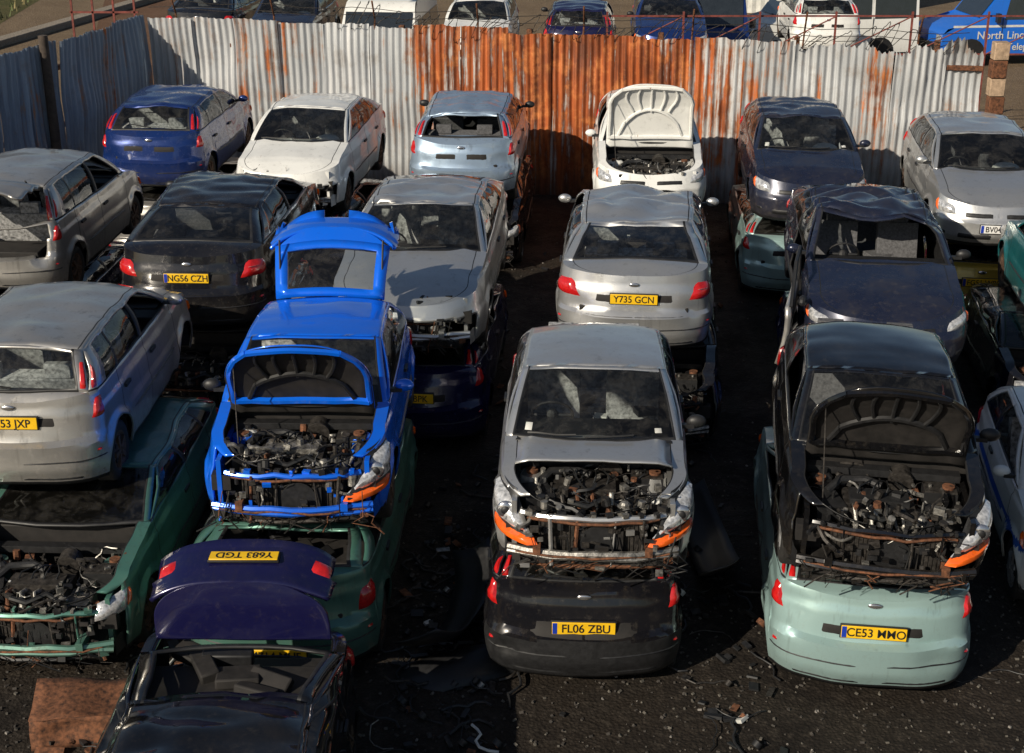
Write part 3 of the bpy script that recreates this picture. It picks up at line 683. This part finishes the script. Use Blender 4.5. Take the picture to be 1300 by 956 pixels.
def fence(name,a,b_,h0,h1,mat,seed,wild=0):
    rng=random.Random(seed); a=Vector(a);b_=Vector(b_); d=b_-a; L=d.length; g=MB(); x=0; k=0; pw=.86
    M=Matrix.Translation((a.x,a.y,0))@Matrix.Rotation(math.atan2(d.y,d.x),4,'Z')
    root=empty(name,M)
    while x<L-.05:
        w=min(pw+.03,L-x+.02); hh=h0+(h1-h0)*x/L+rng.uniform(-.06,.06); tilt=rng.uniform(-.016,.016); off=(k%2)*.018
        ww=wild*max(0,(x/L-.72)/.28); n=int(w/.0215); rows=12; lean=rng.uniform(-.05,.05)
        tear=[0]*(n+1); tz=0
        for j in range(n+1):
            tz=tz*.85+rng.uniform(-.01,.01)*(1+9*ww); tear[j]=tz
        P=[]
        for j in range(n+1):
            xx=x+j*.0215; row=[]
            for r in range(rows+1):
                t=r/rows; zz=(hh+tear[j])*t-.03
                dn=noise.noise(Vector((xx*.9,zz*1.1,seed)))*(.09+.25*ww)+noise.noise(Vector((xx*2.5,zz*2.8,seed+4)))*(.02+.08*ww)
                row.append((xx+tilt*zz,off+.024*math.sin(2*math.pi*xx/.129)+dn+lean*t*t,zz))
            P.append(row)
        g.grid(P,0); x+=pw; k+=1
    mk(g,'corrugated_sheets',[mat],root,ang=60)
    r=MB()
    for zz in(.6,1.6,2.6): r.box((L/2,.14,zz),(L,.06,.09),0)
    xx=.1
    while xx<L: r.box((xx,.23,1.5),(.10,.10,3.1),0); xx+=2.4
    mk(r,'rails_and_posts',[M_rust],root,bevel=.01,weld=0)
    return root,L
FM=fencemat('rusty_galvanised_sheet',5.6,11.0,(.60,.60,.60),(.33,.35,.37),.46)
FM2=fencemat('blue_grey_sheet',30,31,(.34,.42,.52),(.13,.17,.24),.0,-.05)
f1,fl=fence('corrugated_iron_fence',(-6.9,27.3),(8.15,24.5),3.16,2.95,FM,3,1)
f2,_=fence('corrugated_iron_fence',(-11.7,13.2),(-6.92,27.25),3.0,3.15,FM2,8,0)
g=MB(); 
for i in range(10): g.box((8.35+random.Random(i).uniform(-.02,.02),24.4,.16+i*.31),(.26,.22,.30),i%2)
mk(g,'rusty_gate_post',[M_rust,simple('weathered_post',(.38,.27,.18),.8,0,.4,12,.5)],bevel=.015,weld=0)
M_wood=simple('dark_timber',(.06,.045,.035),.85,0,.5,9,.5)
for (px,py) in((-10.2,17.4),(-8.55,22.2),(-7.9,24.1)):
    g=MB(); g.tube([(0,0,0),(0.02,0,1.6),(0,.02,3.25)],[.09,.085,.08],0,10); o=mk(g,'timber_fence_post',[M_wood]); o.location=(px,py,0)
rng=random.Random(5); g=MB(); pts=[]
for k in range(1100):
    t=k/1100; xx=3.6+t*11.2; a=t*2*math.pi*40; rr=.15+.09*math.sin(t*37)+.04*rng.random()
    pts.append((xx+.14*math.sin(a*1.0)+.1*math.sin(t*60),.02+rr*math.cos(a)*.6,3.15-.014*xx+.08+.08*math.sin(t*23)+rr*math.sin(a)))
g.tube(pts,.007,0,4)
for zz in(.12,.25):
    g.tube([(i*.5,.05,3.16-.014*i*.5+zz+.03*math.sin(i*1.7)) for i in range(31)],.006,0,4)
for k in range(8): 
    xx=.5+k*1.95; g.tube([(xx,.12,2.8),(xx+.02,.10,3.18),(xx+.04,-.12,3.52)],.018,1,6)
o=mk(g,'barbed_wire',[M_dmetal,M_rust],weld=0); o.matrix_world=f1.matrix_world
M_redst=simple('red_oxide_steel',(.17,.04,.03),.7,0,.5,9,.3)
g=MB()
for i in range(4): g.box((-11.6+i*.55,38,1.2),(.05,.05,2.4),0)
for z in(1.7,2.35): g.box((-10.75,38,z),(1.8,.05,.05),0)
mk(g,'red_steel_frame',[M_redst],weld=0)
g=MB()
for i in range(7): g.box((2+i*1.6,30.2,1.4),(.04,.04,2.8),0)
for z in(1.9,2.7): g.box((6.8,30.26,z),(9.8,.03,.035),0)
for i in range(6): g.tube([(2+i*1.6,30.2,1.9),(3.6+i*1.6,30.2,2.7)],.015,0,6)
mk(g,'red_railing',[M_redst],weld=0)
M_wall=simple('white_render',(.62,.62,.58),.8,0,.18,3,.3)
g=MB(); n=60
g.grid([[(4.5+8.8*i/n,50+.03*(i%2),z) for z in(0,1.2,2.4,3.6)] for i in range(n+1)],0); g.box((8.9,50.1,3.65),(9,.3,.12),0)
mk(g,'white_clad_wall',[M_wall],weld=0)
# ---------------------------------------------------------------- ground
def groundmat(name,c0,c1,c2,sc,wet=False,bs=.9):
    m,nt,b=newmat(name); tc=N(nt,'ShaderNodeTexCoord').outputs['Object']
    a=noi(nt,tc,sc,5,.7,.3); f=noi(nt,tc,sc*14,5,.75); v=N(nt,'ShaderNodeTexVoronoi',_Scale=sc*45); nt.links.new(tc,v.inputs['Vector'])
    c=mixc(nt,ramp(nt,a,.35,.68),c0,c1); c=mixc(nt,ramp(nt,f,.50,.75),c,c2); c=mixc(nt,math_(nt,'MULTIPLY',ramp(nt,v.outputs['Distance'],.0,.5),.5),c,tuple(x*.5 for x in c0))
    nt.links.new(c,b.inputs['Base Color'])
    nt.links.new(ramp(nt,a,.35,.6,(.95,.95,.95,1),(.6,.6,.6,1) if wet else (.95,.95,.95,1)),b.inputs['Roughness'])
    b.inputs['Specular IOR Level'].default_value=.2
    bump(nt,b,math_(nt,'ADD',math_(nt,'MULTIPLY',f,1.2),math_(nt,'MULTIPLY',v.outputs['Distance'],.5)),bs,.03); return m
GD=groundmat('dirt',(.17,.12,.075),(.26,.19,.12),(.33,.26,.19),.5)
GY=groundmat('oily_gravel',(.014,.011,.009),(.046,.036,.027),(.085,.070,.055),.7,True,.6)
GG=groundmat('rough_grass',(.07,.075,.025),(.14,.115,.05),(.20,.17,.08),.6)
GC=groundmat('concrete_strip',(.30,.26,.21),(.38,.33,.27),(.22,.18,.14),.5)
def sheet(name,poly,z,mat):
    g=MB(); g.face([(x,y,z) for x,y in poly],0); return mk(g,name,[mat],weld=0)
sheet('ground',[(-400,-300),(400,-300),(400,600),(-400,600)],0,GD)
g=MB(); nx,ny=150,220
def gz(x,y): return .008+.035*(noise.noise(Vector((x*.7,y*.7,0)))+.5)*.6+.012*noise.noise(Vector((x*4,y*4,3)))
Pt=[]
for i in range(nx+1):
    row=[]
    for j in range(ny+1):
        x=-12+22.5*i/nx; ymax=27.2-(x+6.9)*.186 if x<8.4 else 24.2; y=2+(ymax-2)*j/ny; row.append((x,y,max(.006,gz(x,y))))
    Pt.append(row)
g.grid(Pt,0); mk(g,'scrapyard_ground',[GY],weld=.0005,ang=180)
sheet('grass_verge',[(-60,20),(-14.5,20),(-18,60),(-30,100),(-90,100)],.004,GG)
g=MB()
g.box((-15.0,45,.10),(.5,60,.22),0,Matrix.Rotation(R(-12.5),3,'Z')*1) 
mk(g,'concrete_kerb',[GC],bevel=.03,weld=0)
sheet('gravel_track',[(-9.2,28),(-7.2,28),(-13,75),(-20,75)],.008,groundmat('rusty_ballast',(.14,.075,.045),(.22,.13,.08),(.3,.2,.14),.8))
rng=random.Random(2); g=MB()
for k in range(5000):
    x=rng.uniform(-40,-17); y=rng.uniform(34,75); 
    if x>-10-y*.14: continue
    h=rng.uniform(.1,.35); a=rng.random()*6; dx,dy=math.cos(a)*.05,math.sin(a)*.05
    g.face([(x-dx,y-dy,0),(x+dx,y+dy,0),(x+rng.uniform(-.1,.1),y+rng.uniform(-.1,.1),h)],rng.choice([0,1]))
mk(g,'grass',[simple('grass_blades',(.08,.10,.03),.8,0,.4,3,0),simple('dry_grass',(.22,.18,.08),.8,0,.4,3,0)],weld=0)
rng=random.Random(11); g=MB()
for k in range(11000):
    x=rng.uniform(-8,8.3); y=rng.uniform(8.2,25) if rng.random()<.5 else rng.uniform(8.2,14); s=rng.uniform(.005,.022)
    rot=Matrix.Rotation(rng.random()*6,3,'Z')@Matrix.Rotation(rng.random(),3,'X'); g.box((x,y,gz(x,y)+s*.3),(s*rng.uniform(.7,1.8),s,s*.8),rng.choice([0,0,0,0,1,1,2 if k%4==0 else 0]),rot)
mk(g,'gravel',[simple('stone_dark',(.05,.043,.037),.9,0,.4,5,0),simple('stone_mid',(.10,.09,.075),.9,0,.4,5,0),simple('stone_pale',(.22,.20,.18),.9,0,.3,5,0)],weld=0)
g=MB()
for k in range(620):
    x=rng.choice([rng.uniform(-3.3,-2.8),rng.uniform(-1.0,-.1),rng.uniform(-1.0,-.1),rng.uniform(1.4,2.2),rng.uniform(-8,8)]); y=rng.uniform(8.4,24) if k%2 else rng.uniform(8.6,13); m=rng.choice([0,0,0,1,3,3,2 if k%3==0 else 3,4 if k%8==0 else 0]); rot=Matrix.Rotation(rng.random()*6,3,'Z')@Matrix.Rotation(rng.uniform(-.5,.5),3,'X')
    t=rng.random(); z=gz(x,y)
    if t<.5: g.box((x,y,z+.02),(rng.uniform(.03,.16),rng.uniform(.02,.08),rng.uniform(.005,.03)),m,rot)
    elif t<.8:
        p=Vector((x,y,z+.02)); pts=[p]; a=rng.random()*6
        for q in range(6): a+=rng.uniform(-.9,.9); p=p+Vector((math.cos(a)*.08,math.sin(a)*.08,rng.uniform(-.01,.015))); pts.append(p)
        g.tube(pts,rng.choice([.005,.008,.012]),0 if m==1 else m,6)
    else: g.tube([(x,y,z+.02),(x+.03,y+.02,z+.05)],rng.uniform(.015,.05),m,12)
mk(g,'scrap_debris',[M_trim,M_rust,M_metal,M_dmetal,M_white],weld=0)
def bumper(x,y,z,yaw,tilt,mat):
    g=MB(); P=[]
    for i in range(19):
        u=-1+i/9; row=[]
        for v in(0,.25,.5,.6,.8,1): row.append((.82*u,.32*abs(u)**2.6-.04*math.sin(v*3.1)+.03*noise.noise(Vector((u*2,v*2,x))),.42*v))
        P.append(row)
    g.grid(P,0); o=mk(g,'discarded_bumper',[mat,M_trim],solid=.012,cy=(3,3.1,.3)); o.matrix_world=Matrix.Translation((x,y,z))@Matrix.Rotation(R(yaw),4,'Z')@Matrix.Rotation(R(tilt),4,'X')
bumper(-.62,11.0,.05,75,60,M_trim); bumper(-.30,10.1,.03,20,-75,M_trim); bumper(1.75,12.2,.05,95,70,PK2)
# wreck parts heap bottom-left
rng=random.Random(21); g=MB()
def panel(c,s,rot,m,sd):
    c=Vector(c); g.grid([[c+rot@Vector((s[0]*(i/8-.5),s[1]*(j/6-.5),.05*noise.noise(Vector((i*.35,j*.35,sd))))) for j in range(7)] for i in range(9)],m)
panel((-.05,.05,.26),(.80,.50),Matrix.Rotation(.12,3,'X')@Matrix.Rotation(.1,3,'Y'),0,1.5)
panel((-.05,-.20,.13),(.80,.26),Matrix.Rotation(1.45,3,'X'),0,2.5)
panel((.33,.05,.13),(.26,.48),Matrix.Rotation(1.5,3,'Y'),1,3.5)
for k in range(26): 
    rot=Matrix.Rotation(rng.random()*6,3,'Z')@Matrix.Rotation(rng.uniform(-.8,.8),3,'X')
    g.box((rng.uniform(-.5,.7),rng.uniform(-.45,.4),rng.uniform(.02,.06)),(rng.uniform(.05,.3),rng.uniform(.03,.1),rng.uniform(.015,.04)),rng.choice([0,1,2,2]),rot)
o=mk(g,'wrecked_metal_panel',[M_rust,M_dmetal,M_trim],weld=.0005,ang=30,solid=.006,moff=0); o.location=(-3.35,9.5,.02); o.rotation_euler=(0,0,.15)
def door(x,y,z,yaw,lean,pm):
    g=MB(); P=[]
    for i in range(9):
        u=i/8; row=[]
        for v in(0,.2,.4,.6,.8,1): row.append((1.05*u,-.05*math.sin(v*2.6)-.01*u,.68*v))
        P.append(row)
    g.grid(P,0)
    root=empty('loose_car_door',Matrix.Translation((x,y,z))@Matrix.Rotation(R(yaw),4,'Z')@Matrix.Rotation(R(lean),4,'X'))
    mk(g,'door_skin',[pm,M_trim],root,solid=.06,cy=(3,3.1,.3))
    h=MB(); h.tube([(0.02,-.03,.68),(.45,.0,1.06),(.98,.0,1.08),(1.04,-.03,.68)],.022,0,6); h.box((.9,-.07,.55),(.14,.03,.03),0); h.ell((.12,-.14,.74),(.09,.05,.06),0); mk(h,'window_frame',[M_trim],root,weld=0)
door(2.95,14.5,1.15,75,4,PSG)
# ---------------------------------------------------------------- light, camera
EL=29; ax,ay=.71,.70
d=Vector((ax*math.cos(R(EL)),ay*math.cos(R(EL)),-math.sin(R(EL))))
sl=bpy.data.lights.new('sun','SUN'); sl.energy=5.0; sl.angle=R(.5); sl.color=(1,.90,.74)
so=bpy.data.objects.new('sun',sl); scene.collection.objects.link(so); so.rotation_euler=d.to_track_quat('-Z','Y').to_euler()
w=bpy.data.worlds.new('World'); scene.world=w; w.use_nodes=True; nt=w.node_tree
sky=nt.nodes.new('ShaderNodeTexSky'); sky.sky_type='NISHITA'; sky.sun_disc=False; sky.sun_elevation=R(EL); sky.sun_rotation=math.atan2(-ax,-ay)
nt.links.new(sky.outputs[0],nt.nodes['Background'].inputs[0]); nt.nodes['Background'].inputs[1].default_value=.06
cam=bpy.data.cameras.new('camera'); co=bpy.data.objects.new('camera',cam); scene.collection.objects.link(co)
co.location=(0,0,7); co.rotation_euler=(R(69),0,0); cam.lens=49.85; cam.sensor_width=36; cam.shift_y=-.0346; cam.clip_end=2000
scene.camera=co
scene.view_settings.view_transform='Standard'; scene.view_settings.look='None'; scene.view_settings.exposure=0
